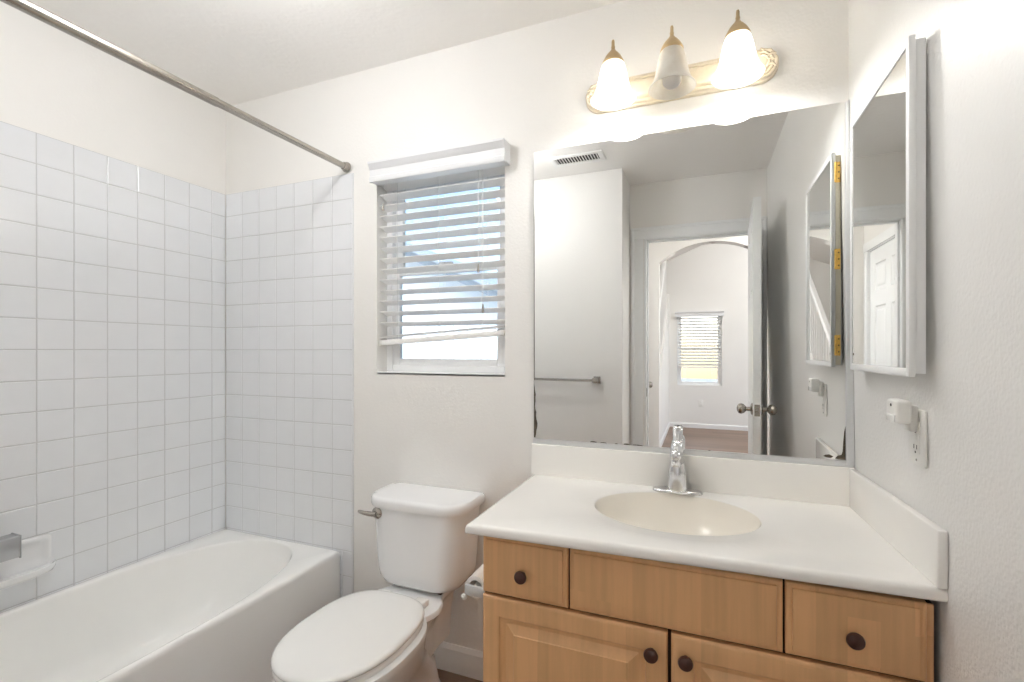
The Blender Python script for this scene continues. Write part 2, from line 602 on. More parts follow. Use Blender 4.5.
# bathroom window
def build_window(name, x0, x1, z0, z1, yin, yout, midrail, label):
    """white vinyl single-hung window; yin = room side of its frame, frame runs on to yout"""
    s = 1 if yout > yin else -1
    w = bpy.data.objects.new(name, None)
    col.objects.link(w)
    w.location = ((x0 + x1) / 2, yin, z0)
    w['kind'] = 'structure'
    w['label'] = label
    f = 0.03
    def bb(m, a, b, c, d, e, g):
        m.box(a, b, min(c, d), max(c, d), e, g, 0.003)
    m = MB()
    ya, yb = yin, yin + s * 0.055
    bb(m, x0, x0 + f, ya, yb, z0, z1); bb(m, x1 - f, x1, ya, yb, z0, z1)
    bb(m, x0 + f, x1 - f, ya, yb, z0, z0 + f); bb(m, x0 + f, x1 - f, ya, yb, z1 - f, z1)
    m.build('window_frame', M['vinyl'], w)
    # lower sash, nearer the room
    q = 0.036
    m = MB()
    ya, yb = yin + s * 0.004, yin + s * 0.028
    a, b, c, d = x0 + f - .002, x1 - f + .002, z0 + f - .002, midrail + .028
    bb(m, a, a + q, ya, yb, c, d); bb(m, b - q, b, ya, yb, c, d)
    bb(m, a + q, b - q, ya, yb, c, c + q - .006); bb(m, a + q, b - q, ya, yb, d - q, d)
    m.build('lower_sash', M['vinyl'], w)
    g = MB().box(a + q, b - q, min(yin + s * .014, yin + s * .018), max(yin + s * .014, yin + s * .018), c + q - .006, d - q)
    g.build('pane', M['glass'], w)
    m = MB()
    ya, yb = yin + s * 0.029, yin + s * 0.05
    c, d = midrail - .004, z1 - f + .002
    bb(m, a, a + q, ya, yb, c, d); bb(m, b - q, b, ya, yb, c, d)
    bb(m, a + q, b - q, ya, yb, c, c + q); bb(m, a + q, b - q, ya, yb, d - q, d)
    m.build('upper_sash', M['vinyl'], w)
    g = MB().box(a + q, b - q, min(yin + s * .038, yin + s * .042), max(yin + s * .038, yin + s * .042), c + q, d - q)
    g.build('pane', M['glass'], w)
    m = MB()
    m.box((x0 + x1) / 2 - .03, (x0 + x1) / 2 + .03, min(yin - s * .004, yin + s * .012), max(yin - s * .004, yin + s * .012), midrail + .026, midrail + .036, .002)
    m.build('sash_lock', M['vinyl'], w)
    return w
build_window('window_1', WX0, WX1, WZ0, WZ1, 0.068, 0.12, 1.585, 'white vinyl single hung window behind the blind in the back wall')
# light painted lining of the reveal's sill
struct(MB().box(WX0, WX1, 0.0, 0.068, WZ0 - .006, WZ0 + .002), 'trim_4', M['vinyl'])
build_window('window_2', FWX0, FWX1, FWZ0, FWZ1, FAR_Y - .06, FAR_Y - .12, 1.27, 'white vinyl window in the far wall beyond the arch')

# door casings and jambs
def casing_y(name, x0, x1, ztop, yface, s, w=0.082):
    """casing around an opening in a wall facing +/-y; x0,x1 = inner edges"""
    m = MB()
    for a, b in ((x0 - w, x0), (x1, min(x1 + w, XR - .001) if s > 0 else x1 + w)):
        m.box(a, b, min(yface, yface + s * .012), max(yface, yface + s * .012), 0, ztop, .003)
        aa = (a, a + .02) if b == x0 else (b - .02, b)
        m.box(aa[0], aa[1], min(yface, yface + s * .019), max(yface, yface + s * .019), 0, ztop + w - .0195, .004)
    xa, xb = x0 - w, min(x1 + w, XR - .001) if s > 0 else x1 + w
    m.box(xa, xb, min(yface, yface + s * .012), max(yface, yface + s * .012), ztop, ztop + w, .003)
    m.box(xa, xb, min(yface, yface + s * .019), max(yface, yface + s * .019), ztop + w - .02, ztop + w, .004)
    struct(m, name, M['door'])
casing_y('trim_5', -0.384, 0.351, 2.052, YR2, 1)
m = MB()
for a, b in ((DX0, DX0 + .014), (DX1 - .014, DX1)):
    m.box(a, b, YR2 - TH, YR2, 0, DZ, .001)
m.box(DX0, DX1, YR2 - TH, YR2, DZ - .014, DZ, .001)
# the stop that the door closes against
m.box(DX0 + .014, DX0 + .024, YR2 - .085, YR2 - .045, 0, DZ - .014, .001)
m.box(DX0 + .014, DX1 - .014, YR2 - .085, YR2 - .045, DZ - .024, DZ - .014, .001)
struct(m, 'trim_6', M['door'])
tag(MB().box(DX0 + .0135, DX0 + .0155, YR2 - .040, YR2 - .012, .925, .985, .0006).build('strike_plate', M['steel']),
    'small metal strike plate on the left jamb of the open doorway', 'strike plate')

# six-panel doors
def six_panel(mb, place, w, h, t):
    """one slab with panels on both faces; place(u, d, z) -> world, u along the width, d across the thickness (0 .. t)"""
    st, mid = 0.105, 0.10
    cw = (w - 2 * st - mid) / 2
    rows = [(0.235, 0.235 + 0.55), (0.925, 0.925 + 0.66), (1.70, h - 0.11)]
    cells = [(st + c * (cw + mid), st + c * (cw + mid) + cw, a, b) for (a, b) in rows for c in (0, 1)]
    us = sorted({0, w} | {x for c in cells for x in c[:2]})
    zs = sorted({0, h} | {z for c in cells for z in c[2:]})
    def quad(p):
        mb._faces([mb.bm.faces.new([mb.bm.verts.new(q) for q in p])])
    for d, sg in ((0, 1), (t, -1)):
        for ua, ub in zip(us[:-1], us[1:]):
            for za, zb in zip(zs[:-1], zs[1:]):
                if any(abs(ua - c[0]) < 1e-6 and abs(za - c[2]) < 1e-6 for c in cells):
                    prof = [(0, 0), (.008, .007), (.014, .009), (.030, .009), (.045, .003), (.05, .002)]
                    rings = [[place(ua + i, d + sg * q, za + i), place(ub - i, d + sg * q, za + i), place(ub - i, d + sg * q, zb - i), place(ua + i, d + sg * q, zb - i)] for i, q in prof]
                    mb.loft(rings, cap0=False)
                else:
                    quad([place(ua, d, za), place(ub, d, za), place(ub, d, zb), place(ua, d, zb)])
    quad([place(0, 0, 0), place(0, t, 0), place(0, t, h), place(0, 0, h)])
    quad([place(w, 0, 0), place(w, t, 0), place(w, t, h), place(w, 0, h)])
    quad([place(0, 0, 0), place(w, 0, 0), place(w, t, 0), place(0, t, 0)])
    quad([place(0, 0, h), place(w, 0, h), place(w, t, h), place(0, t, h)])
    bmesh.ops.remove_doubles(mb.bm, verts=mb.bm.verts, dist=1e-5)

# the bathroom door, standing open square to its wall
A = Vector((0.290, -1.868, 0)); Bv = Vector((0.2515, -1.122, 0))
du = (Bv - A).normalized(); DW = (Bv - A).length
dn = Vector((-du.y, du.x, 0)) * -1          # towards the right wall (+x)
DT = 0.038
d1 = bpy.data.objects.new('door_1', None); col.objects.link(d1); d1.location = A; d1['kind'] = 'structure'
d1['label'] = 'white six panel bathroom door standing open, seen edge on in the wall mirror'
mb = MB()
def place1(u, d, z):
    p = A + du * u + dn * d
    return (p.x, p.y, z + .012)
six_panel(mb, place1, DW, 2.04, DT)
mb.build('door_panel', M['door'], d1, smooth=20)
kprof = [(.031, 0), (.031, .004), (.026, .008), (.012, .011), (.0105, .030), (.016, .034), (.025, .043), (.0285, .055), (.025, .067), (.014, .075), (.001, .077)]
for dd, sg in ((0, -1), (DT, 1)):
    p = A + du * (DW - .065) + dn * dd
    MB().lathe(kprof, (p.x, p.y, .945), dn * sg, 28).build('door_knob', M['steel'], d1)
p = A + du * DW
q = [A + du * (DW + e) + dn * (DT / 2 + w_) for e in (-.001, .0015) for w_ in (-.013, .013)]
MB().loft([[(q[0].x, q[0].y, z), (q[1].x, q[1].y, z), (q[3].x, q[3].y, z), (q[2].x, q[2].y, z)] for z in (.915, .975)]).build('latch_plate', M['steel'], d1)
pm = p + dn * (DT / 2)
MB().lathe([(.008, 0), (.008, .008), (.004, .011)], (pm.x, pm.y, .945), du, 16).build('latch_bolt', M['steel'], d1)
for hz in (.22, 1.05, 1.86):
    MB().lathe([(.006, 0), (.006, .09)], (A.x + .046, A.y + .010, hz), (0, 0, 1), 12).build('hinge', M['steel'], d1)

# closed door on the hallway's left
d2 = bpy.data.objects.new('door_2', None); col.objects.link(d2); d2.location = (HX, -2.5, 0); d2['kind'] = 'structure'
d2['label'] = 'closed white six panel door in the hallway, seen in the cabinet mirror'
mb = MB()
six_panel(mb, lambda u, d, z: (HX - .012 - d, -2.885 + u, z + .012), 0.77, 2.018, 0.035)
mb.build('door_panel', M['door'], d2, smooth=20)
MB().lathe(kprof, (HX - .012, -2.82, .945), (1, 0, 0), 24).build('door_knob', M['steel'], d2)
m = MB()
for ya, yb in ((-2.90, -2.886), (-2.114, -2.10)):
    m.box(HX - .115, HX, ya, yb, 0, 2.045)
m.box(HX - .115, HX, -2.90, -2.10, 2.032, 2.045)
cw = .07
for ya, yb in ((-2.893 - cw, -2.893), (-2.107, -2.107 + cw)):
    m.box(HX, HX + .012, ya, yb, 0, 2.0385, .003)
m.box(HX, HX + .014, -2.893 - cw, -2.107 + cw, 2.038, 2.038 + cw, .003)
struct(m, 'trim_7', M['door'])

# ------------------------------------------------------------------ bathtub
def build_tub():
    t = thing('bathtub', 'white alcove bathtub along the tiled left wall', 'bathtub', (-1.81, -.76, 0))
    X0, X1, Y0, Y1 = XL + .0072, -1.448, YR1 + .002, -0.0075
    cx, cy = (X0 + X1) / 2, (Y0 + Y1) / 2
    N = 36
    def outer(z, ins=0.0, r=0.012):
        """rectangle outline with many points along each side and small round corners"""
        hx, hy = (X1 - X0) / 2 - ins, (Y1 - Y0) / 2 - ins
        e = 60 + (.016 - r) * 4000
        pts = []
        for i in range(4 * N):
            a = PI / 4 + 2 * PI * i / (4 * N)
            c, sn = math.cos(a), math.sin(a)
            k = (abs(c) ** e + abs(sn) ** e) ** (-1 / e)
            pts.append((cx + hx * k * c, cy + hy * k * sn, z))
        return pts
    ocx, ocy = -1.7965, -0.765
    def inner(hx, hy, z, e, oy=0.0):
        # sample the superellipse at the same angles as the outer ring so the deck quads stay tidy
        pts = []
        for (x, y, _) in outer(0):
            a = math.atan2((y - cy) / ((Y1 - Y0) / 2), (x - cx) / ((X1 - X0) / 2))
            s, c = math.sin(a), math.cos(a)
            k = (abs(c) ** e + abs(s) ** e) ** (-1 / e)
            pts.append((ocx + hx * k * c, ocy + oy + hy * k * s, z))
        return pts
    m = MB()
    rings = [outer(0), outer(0.06), outer(RIM - .02)]
    rings += [outer(RIM - .008, .002, .012), outer(RIM - .002, .007, .014), outer(RIM, .014, .016)]
    rings += [inner(.3310, .724, RIM, 2.5), inner(.3275, .7205, RIM - .0015, 2.5), inner(.3245, .7175, RIM - .006, 2.5), inner(.3225, .7150, RIM - .014, 2.5),
              inner(.315, .700, RIM - .05, 2.5), inner(.300, .668, RIM - .12, 2.55), inner(.283, .625, RIM - .21, 2.6),
              inner(.255, .575, RIM - .285, 2.6), inner(.220, .525, RIM - .318, 2.6), inner(.17, .45, RIM - .328, 2.6), inner(.09, .22, RIM - .331, 2.4)]
    m.loft(rings, cap0=False, cap1=True)
    m.build('shell', M['tub'], t, smooth=50)
    # apron panel's raised lip along the floor and the overflow plate at the head end
    m = MB()
    m.box(X1 - .002, X1 + .006, Y0, Y1 - .0005, 0.0, .055, .004)
    m.build('apron_skirt', M['tub'], t)
    MB().lathe([(.036, 0), (.036, .004), (.030, .008), (.001, .010)], (ocx, -1.418, .245), (0, 1, .35), 28).build('overflow_plate', M['chrome'], t)
    MB().lathe([(.028, 0), (.028, .003), (.018, .004), (.001, .002)], (ocx, -1.16, .0592), (0, 0, 1), 28).build('drain', M['chrome'], t)
build_tub()
# caulked tile return standing in front of the tub's corner: white quarter bead
struct(MB().box(-1.447, -1.441, -.012, -.0068, 0, RIM - .004, .002), 'trim_8', M['tile'])

# ceramic soap dish on the left wall
def build_soap_dish():
    t = thing('soap_dish', 'white ceramic soap dish set in the left wall tiles above the tub', 'soap dish', (XL + .0065, -.80, .476))
    xw = XL + .0062
    y0, y1, z0, z1 = -.955, -.680, .490, .606
    def ring(x, iy, iz0, iz1, r):
        hy = (y1 - y0) / 2 - iy
        zc, hz = (z0 + iz0 + z1 - iz1) / 2, (z1 - iz1 - z0 - iz0) / 2
        return [(x, (y0 + y1) / 2 + p[0], zc + p[1]) for p in [(a, b) for a, b, _ in rrect(0, 0, hy, hz, r, r, 0, 5)]]
    m = MB()
    m.loft([ring(xw, 0, 0, 0, .014), ring(xw + .009, .001, .001, .001, .014), ring(xw + .012, .006, .006, .006, .014),
            ring(xw + .012, .014, .02, .014, .012), ring(xw + .006, .022, .03, .022, .010), ring(xw + .004, .04, .045, .04, .01)], cap0=False)
    m.build('back_plate', M['porcelain'], t, smooth=50)
    # tray: half-oval shelf with a raised lip
    m = MB()
    n = 30
    def half(r_y, r_x, z, e=3.0):
        pts = []
        for i in range(n + 1):
            a = -PI / 2 + PI * i / n
            s, c = math.sin(a), math.cos(a)
            pts.append((xw + .002 + r_x * abs(c) ** (2 / e), (y0 + y1) / 2 + r_y * math.copysign(abs(s) ** (2 / e), s), z))
        return pts
    m.loft([half(.128, .020, .474), half(.136, .066, .486), half(.141, .078, .500), half(.142, .081, .511), half(.139, .080, .515),
            half(.134, .075, .512), half(.129, .070, .501), half(.115, .055, .498)], close=True)
    m.build('tray', M['porcelain'], t, smooth=50)
build_soap_dish()

def build_metal_bar():
    t = thing('grab_bar', 'square-ended brushed metal bar in front of the soap dish', 'bar', (-2.09, -1.08, .58))
    MB().box(-2.105, -2.052, -1.38, -0.804, .586, .655, .0025).build('bar', M['bar'], t)
    MB().box(-2.108, -2.050, -0.806, -0.8025, .583, .657, .001).build('end_cap', M['bar'], t)
    for y in (-1.33, -1.02):
        MB().box(XL + .0066, -2.10, y - .022, y + .022, .598, .644, .002).build('post', M['bar'], t)
build_metal_bar()

# shower curtain rod
def build_rod():
    t = thing('shower_curtain_rod', 'brushed metal shower curtain rod with no curtain above the tub', 'curtain rod', (-1.42, -.75, 2.0))
    p0, p1 = (-1.42, -.004, 2.046), (-1.42, YR1 + .006, 2.030)
    m = MB().tube([p0, (-1.42, -.62, 2.0395)], .0127, 20)
    m.build('rod', M['steel'], t)
    MB().tube([(-1.42, -.60, 2.0397), p1], .0145, 20).build('outer_sleeve', M['steel'], t)
    fp = [(.022, 0), (.022, .006), (.0185, .012), (.016, .022), (.0135, .024)]
    MB().lathe(fp, (-1.42, -.0066, 2.046), (0, -1, 0), 24).build('flange', M['steel'], t)
    MB().lathe(fp, (-1.42, YR1 + .0005, 2.030), (0, 1, 0), 24).build('flange', M['steel'], t)
build_rod()

# ------------------------------------------------------------------ toilet
def build_toilet():
    cx = -0.957
    t = thing('toilet', 'white two-piece toilet with closed lid beside the tub', 'toilet', (cx, -.40, 0))
    P = M['porcelain']
    # bowl and pedestal
    m = MB()
    m.loft([egg(cx, -.36, .118, .26, .20, 0.0, 3.2, 2.6), egg(cx, -.36, .116, .26, .20, .03, 3.2, 2.6), egg(cx, -.36, .100, .255, .185, .06, 3.0, 2.5),
            egg(cx, -.38, .096, .26, .19, .14, 2.8, 2.4), egg(cx, -.42, .112, .24, .20, .20, 2.6, 2.3), egg(cx, -.46, .142, .22, .225, .26, 2.5, 2.2),
            egg(cx, -.485, .168, .215, .235, .32, 2.5, 2.15), egg(cx, -.495, .178, .22, .240, .36, 2.5, 2.15), egg(cx, -.495, .182, .222, .243, .378, 2.5, 2.15),
            egg(cx, -.495, .180, .22, .241, .386, 2.5, 2.15), egg(cx, -.495, .174, .214, .235, .389, 2.5, 2.15)])
    # shelf that carries the tank
    def shelf(z, hw_b, hw_f, ins=0.0):
        half = [(hw_b - ins, -.055 - ins), (hw_b - ins, -.150), (hw_b + (hw_f - hw_b) * .35 - ins, -.192), (hw_b + (hw_f - hw_b) * .8 - ins, -.222), (hw_f - .004 - ins, -.243),
                (hw_f - ins, -.262), (hw_f - .004 - ins, -.285), (hw_f - .018 - ins, -.325), (hw_f - .030 - ins, -.40)]
        return [(cx + x, y, z) for x, y in half] + [(cx - x, y, z) for x, y in reversed(half)]
    m.loft([shelf(.18, .070, .080), shelf(.28, .075, .090), shelf(.335, .085, .112), shelf(.362, .098, .134), shelf(.372, .103, .143), shelf(.384, .104, .144, .002), shelf(.388, .104, .144, .006)])
    m.build('bowl', P, t, smooth=40)
    for s in (-1, 1):
        MB().lathe([(.016, 0), (.016, .012), (.012, .022), (.001, .026)], (cx + s * .112, -.27, .012), (0, 0, 1), 18).build('bolt_cap', M['seat'], t)
    # tank
    m = MB()
    ty = -.119
    def tk(z, hx, hy, rf, rb=.025, dy=0):
        return rrect(cx, ty + dy, hx, hy, rf, rb, z, 8)
    m.loft([tk(.397, .118, .070, .06, .02, .006), tk(.400, .136, .080, .066, .022, .004), tk(.411, .157, .089, .07, .024, .002), tk(.430, .168, .094, .07), tk(.455, .1735, .096, .07),
            tk(.50, .177, .098, .07), tk(.60, .182, .100, .07), tk(.688, .187, .102, .07)])
    tank = m.build('tank', P, t, smooth=50)
    m = MB()
    m.loft([tk(.684, .193, .104, .078), tk(.686, .200, .110, .084), tk(.694, .203, .113, .088), tk(.709, .203, .113, .088), tk(.716, .200, .110, .086), tk(.720, .198, .103, .08), tk(.7215, .18, .09, .07)])
    m.build('tank_lid', P, t, smooth=50)
    m = MB().box(cx - .10, cx + .10, -.175, -.065, .3875, .3985)
    m.build('tank_gasket_shadow', M['rubber_shadow'], t)  # dark gasket that also stands in for the shadow under the tank
    # flush handle on the front, at the left
    hx, hy, hz = cx - .140, ty - .1, .664
    h = MB().lathe([(.021, 0), (.021, .004), (.017, .009), (.010, .013), (.009, .020)], (hx, hy, hz), (0, -1, 0), 24)
    hb = h.build('handle_base', M['steel'], t)
    m = MB()
    m.tube([(hx + .008, hy - .019, hz), (hx - .02, hy - .022, hz + .001), (hx - .040, hy - .024, hz + .002), (hx - .060, hy - .023, hz + .004), (hx - .068, hy - .022, hz + .005)], [.0085, .0090, .0075, .0062, .004], 14)
    m.build('flush_lever', M['steel'], t)
    # seat ring and lid
    m = MB()
    def eg(z, g=0.0):
        return egg(cx - .012, -.505, .175 - g, .228 - g, .232 - g, z, 2.8, 2.2)
    m.loft([eg(.3895, .006), eg(.391, .001), eg(.397, 0), eg(.404, .002), eg(.407, .008)])
    m.build('seat', M['seat'], t, smooth=50)
    m = MB()
    def el(z, g=0.0):
        return egg(cx - .012, -.505, .177 - g, .230 - g, .234 - g, z, 2.8, 2.2)
    m.loft([el(.4085, .010), el(.4095, .003), el(.414, 0), el(.420, .001), el(.4245, .006), el(.427, .016), el(.4285, .04), el(.430, .09)])
    m.build('lid', M['seat'], t, smooth=60)
    for s in (-1, 1):
        m = MB()
        m.box(cx + s * .075 - .022, cx + s * .075 + .022, -.292, -.248, .3885, .412, .005, 3)
        m.build('lid_hinge', M['seat'], t)
build_toilet()

# ------------------------------------------------------------------ vanity
VX0, VX1, VF = -0.539, .4190, -0.486      # cabinet carcass; fronts stand proud of VF
def panel_front(mb, x0, x1, z0, z1, y, rings):
    """front slab; rings = (inset, depth towards the room)"""
    rr = [[(x0 + i, y - d, z0 + i), (x1 - i, y - d, z0 + i), (x1 - i, y - d, z1 - i), (x0 + i, y - d, z1 - i)] for i, d in rings]
    mb.loft(rr)
def knob(parent, x, z, y):
    prof = [(.0075, 0), (.0070, .006), (.0085, .010), (.0150, .014), (.0165, .019), (.0150, .0235), (.009, .0262), (.001, .027)]
    MB().lathe(prof, (x, y, z), (0, -1, 0), 24).build('knob', M['knob'], parent)
def build_vanity():
    t = thing('vanity_cabinet', 'maple vanity cabinet with dark round knobs under the white counter', 'cabinet', (-.06, -.26, 0))
    m = MB()
    m.box(VX0, VX0 + .016, VF, -.016, 0.0, .764, .001)
    m.box(VX1 - .016, VX1, VF, -.016, 0.0, .764, .001)
    m.box(VX0 + .016, VX1 - .016, VF + .004, VF + .02, .100, .135)
    m.box(VX0 + .016, VX1 - .016, VF + .004, VF + .02, .600, .640)
    m.box(VX0 + .016, VX1 - .016, VF + .004, VF + .02, .735, .764)
    m.box(-.318, -.292, VF + .004, VF + .02, .640, .735)
    m.box(.151, .177, VF + .004, VF + .02, .640, .735)
    m.box(-.080, -.054, VF + .004, VF + .02, .135, .600)
    m.box(VX0 + .016, VX1 - .016, VF + .02, -.02, .100, .115)
    m.box(VX0 + .016, VX1 - .016, -.026, -.018, .115, .764)
    m.box(VX0 + .016, VX1 - .016, VF + .07, VF + .085, 0, .100)
    m.build('carcass', M['gap'], t)
    # visible left end panel
    MB().box(VX0 - .0015, VX0, VF - .0005, -.016, 0.0, .764).build('end_panel', M['wood'], t)
    MB().box(.4065, VX1 - .0005, VF - .006, VF - .0003, .100, .764, .001).build('end_stile', M['wood'], t)
    edge = [(0, 0), (0, .0105), (.002, .0130), (.006, .0145), (.0115, .0140), (.0125, .0175), (.0155, .018)]
    y = VF - .001
    Z0, Z1 = .6150, .7690
    for x0, x1, kx in ((-.5395, -.3075, -.4245), (.1660, .4050, .284)):
        m = MB(); panel_front(m, x0, x1, Z0, Z1, y, edge)
        d = m.build('drawer', M['wood'], t, smooth=20)
        knob(d, kx, .6815, y - .0179)
    m = MB(); panel_front(m, -.3025, .1610, Z0, Z1, y, edge)
    m.build('false_front', M['wood_h'], t, smooth=20)
    rp = [(0, 0), (0, .0125), (.002, .0155), (.006, .0175), (.009, .018), (.048, .018), (.0505, .0125), (.055, .0095), (.064, .0090), (.068, .0105), (.088, .0160), (.0895, .0178), (.093, .018)]
    for x0, x1, kx in ((-.5395, -.0715, -.1065), (-.0635, .4050, -.0320)):
        m = MB(); panel_front(m, x0, x1, .105, .6080, y, rp)
        d = m.build('cabinet_door', M['wood'], t, smooth=20)
        knob(d, kx, .5600, y - .0179)
build_vanity()

# ------------------------------------------------------------------ counter with moulded basin
def build_counter():
    t = thing('vanity_counter', 'white cultured marble counter with moulded oval basin and backsplash', 'counter', (-.08, -.27, .773))
    X0, X1, YF, YB = -.568, .4105, -.549, -.0015
    cx, cy, hx, hy = -.072, -.240, .222, .176
    z1 = .807
    cxo, cyo = (X0 + X1) / 2, (YF + YB) / 2
    HX_, HY_ = (X1 - X0) / 2, (YB - YF) / 2
    n = 96
    def rect(z, ins):
        # points on the rectangle's outline, at even angles from the basin's centre, with corners kept
        pts = []
        x0, x1, y0, y1 = X0 + ins, X1, YF + ins, YB
        per = [(x1, y0), (x1, y1), (x0, y1), (x0, y0)]
        k = n // 4
        for i in range(4):
            a, b = per[i], per[(i + 1) % 4]
            for j in range(k):
                f = j / k
                pts.append((a[0] + (b[0] - a[0]) * f, a[1] + (b[1] - a[1]) * f, z))
        return pts
    def skew(mb):
        """the front edge runs in a little towards the right wall, the right end follows that wall"""
        for v in mb.bm.verts:
            x, y, _ = v.co
            v.co.y += (x - X0) * .034 * max(0.0, min(1.0, (-.30 - y) / .2)) * (1 if x > .2 or y < -.43 else 0)
            w = max(0.0, min(1.0, (x - .25) / .14))
            v.co.x += (xr(y, .9) - xr(0, .9)) * w
    base = rect(0, 0)
    angs = [math.atan2((y - cy) / hy, (x - cx) / hx) for x, y, _ in base]
    def oval(s, z, e=2.0):
        pts = []
        for a in angs:
            c, sn = math.cos(a), math.sin(a)
            pts.append((cx + hx * s * c, cy + hy * s * sn, z))
        return pts
    m = MB()
    m.loft([rect(.7805, .012), rect(.780, .006), rect(.7825, .001), rect(.788, 0), rect(.797, .0005), rect(.8035, .003), rect(.8065, .008), rect(.807, .014),
            oval(1.0, .807), oval(.993, .8062), oval(.985, .8035)], cap0=False, cap1=False)
    skew(m)
    m.build('top', M['marble'], t, smooth=60)
    m = MB()
    m.loft([oval(.985, .8035), oval(.965, .792), oval(.93, .768), oval(.87, .738), oval(.77, .708), oval(.62, .688), oval(.42, .679), oval(.2, .676), oval(.1, .6755)], cap0=False)
    b = m.build('basin', M['basin'], t, smooth=60)
    MB().lathe([(.022, 0), (.022, .002), (.017, .003), (.014, .001), (.001, .0005)], (cx, cy, .6756), (0, 0, 1), 24).build('drain', M['chrome'], b)
    m = MB()
    m.box(-.572, X1, -.021, -.0012, .8065, .9188, .0035, 3)
    m.build('backsplash', M['marble'], t, smooth=50)
    m = MB()
    m.box(X1 - .0165, X1, -.519, -.0215, .8065, .9175, .0035, 3)
    for v in m.bm.verts:
        v.co.x += xr(v.co.y, .9) - xr(0, .9)
    m.build('side_splash', M['marble'], t, smooth=50)
build_counter()

# ------------------------------------------------------------------ faucet
def build_faucet():
    cx, cy, z = -.070, -.051, .8072
    t = thing('faucet', 'chrome single handle faucet behind the basin', 'faucet', (cx, cy, z))
    m = MB()
    def st(h, s):
        return sellipse(cx, cy, .076 * s, .0275 * (1 - (1 - s) * 1.8), z + h, 2.5, 40)
    m.loft([st(0, 1), st(.004, 1), st(.0075, .97), st(.0095, .90)])
    m.build('base_plate', M['chrome'], t, smooth=50)
    m = MB()
    def ov(h, rx, ry, dy=0):
        return sellipse(cx, cy + dy, rx, ry, z + h, 2.2, 32)
    m.loft([ov(.008, .031, .026), ov(.013, .030, .0255), ov(.05, .0275, .0235), ov(.085, .0245, .0215), ov(.100, .0225, .0205), ov(.112, .0185, .018), ov(.118, .012, .012)])
    m.build('body', M['chrome'], t, smooth=50)
    # spout rising forward over the basin
    def sec(y, zc, rx, r, tilt):
        st_, ct = math.sin(tilt), math.cos(tilt)
        return [(cx + rx * math.cos(2 * PI * k / 28), y + r * math.sin(2 * PI * k / 28) * st_, zc + r * math.sin(2 * PI * k / 28) * ct) for k in range(28)]
    m = MB()
    m.loft([sec(cy + .016, z + .088, .012, .012, .5), sec(cy + .012, z + .092, .0205, .021, .5), sec(cy - .02, z + .108, .0205, .0215, .45), sec(cy - .055, z + .124, .0195, .020, .38),
            sec(cy - .088, z + .134, .0180, .0175, .25), sec(cy - .108, z + .137, .0165, .0155, .12), sec(cy - .116, z + .137, .0135, .0125, .05), sec(cy - .119, z + .137, .007, .007, 0)])
    m.build('spout', M['chrome'], t, smooth=60)
    MB().lathe([(.0135, 0), (.0135, .022), (.0115, .026), (.0095, .022)], (cx, cy - .098, z + .128), (0, -.1, -1), 24).build('aerator', M['chrome'], t)
    # handle: round hub with a lever standing up and leaning back
    m = MB()
    m.loft([ov(.112, .0175, .017), ov(.120, .0210, .020, .004), ov(.132, .0215, .0205, .006), ov(.146, .0200, .018, .008), ov(.156, .0165, .014, .010), ov(.160, .010, .009, .010)])
    hd = m.build('handle', M['chrome'], t, smooth=60)
    m = MB()
    m.loft([ov(.150, .0140, .0100, .010), ov(.168, .0140, .0080, .014), ov(.186, .0150, .0065, .019), ov(.198, .0150, .0055, .022), ov(.203, .0115, .0040, .0235)])
    m.build('lever', M['chrome'], hd, smooth=60)
build_faucet()

# ------------------------------------------------------------------ wall mirror over the counter
def build_mirror():
    t = thing('wall_mirror', 'large frameless wall mirror over the vanity counter', 'mirror', (-.088, -.004, .914))
    x0, x1, z0, z1 = -.567, .390, .931, 1.979
    MB().box(x0, x1, -.0065, -.0012, z0, z1).build('mirror_glass', M['mirror'], t, smooth=0)
    m = MB()
    m.prism([(-.0014, .9195), (-.0105, .9195), (-.0105, .936), (-.0082, .936), (-.0082, .9220), (-.0014, .9220)], 'X', x0 - .002, x1 + .002)
    m.build('bottom_channel', M['alum'], t, smooth=0)
    m = MB()
    m.loft([[(x1 + .0004, -.0012, z), (x1 + .0004, -.0110, z), (x1 + .0020, -.0130, z), (xr(0, z) - .0015, -.0130, z), (xr(0, z) - .0004, -.0115, z), (xr(0, z) - .0004, -.0012, z)] for z in (.9200, .927, 1.979)])
    m.build('side_trim', M['alum'], t)
    # silver eaten away along the edges
    def worn(pts):
        mm = MB()
        mm.prism([(px, pz + .007) for px, pz in pts], 'Y', -.0069, -.0066)
        mm.build('worn_edge', M['worn'], t, smooth=0)
    rnd = random.Random(3)
    left = [(x0, .932)]
    right = []
    k = 16
    for i in range(k + 1):
        zz = .932 + .21 * i / k
        prof = .004 + .010 * math.exp(-((i / k - .25) / .22) ** 2) + .004 * math.exp(-((i / k - .75) / .12) ** 2)
        right.append((x0 + prof * rnd.uniform(.75, 1.15) * (1 - (i / k) ** 6), zz))
    worn([(x0 + .0001, .932)] + right + [(x0 + .0001, 1.142)])
    worn([(x0 + .0001, 1.142), (x0 + .0028, 1.142), (x0 + .0022, 1.72), (x0 + .0001, 1.78)])
    worn([(x1 - .0001, .931), (x1 - .0001, 1.03), (x1 - .003, 1.012), (x1 - .0055, .985), (x1 - .007, .955), (x1 - .010, .945), (x1 - .020, .9415), (x1 - .026, .9335), (x1 - .018, .931)])
    worn([(x1 - .055, .9385), (x1 - .050, .9425), (x1 - .040, .944), (x1 - .030, .939), (x1 - .036, .934), (x1 - .048, .935)])
    for a, b, h in ((-.36, -.335, .0045), (-.325, -.30, .003), (-.275, -.262, .0025), (-.245, -.222, .004), (-.215, -.18, .003), (.02, .03, .002)):
        worn([(a, .9292), (b, .9292), (b - .004, .9292 + h * .7), ((a + b) / 2, .9292 + h), (a + .003, .9292 + h * .8)])
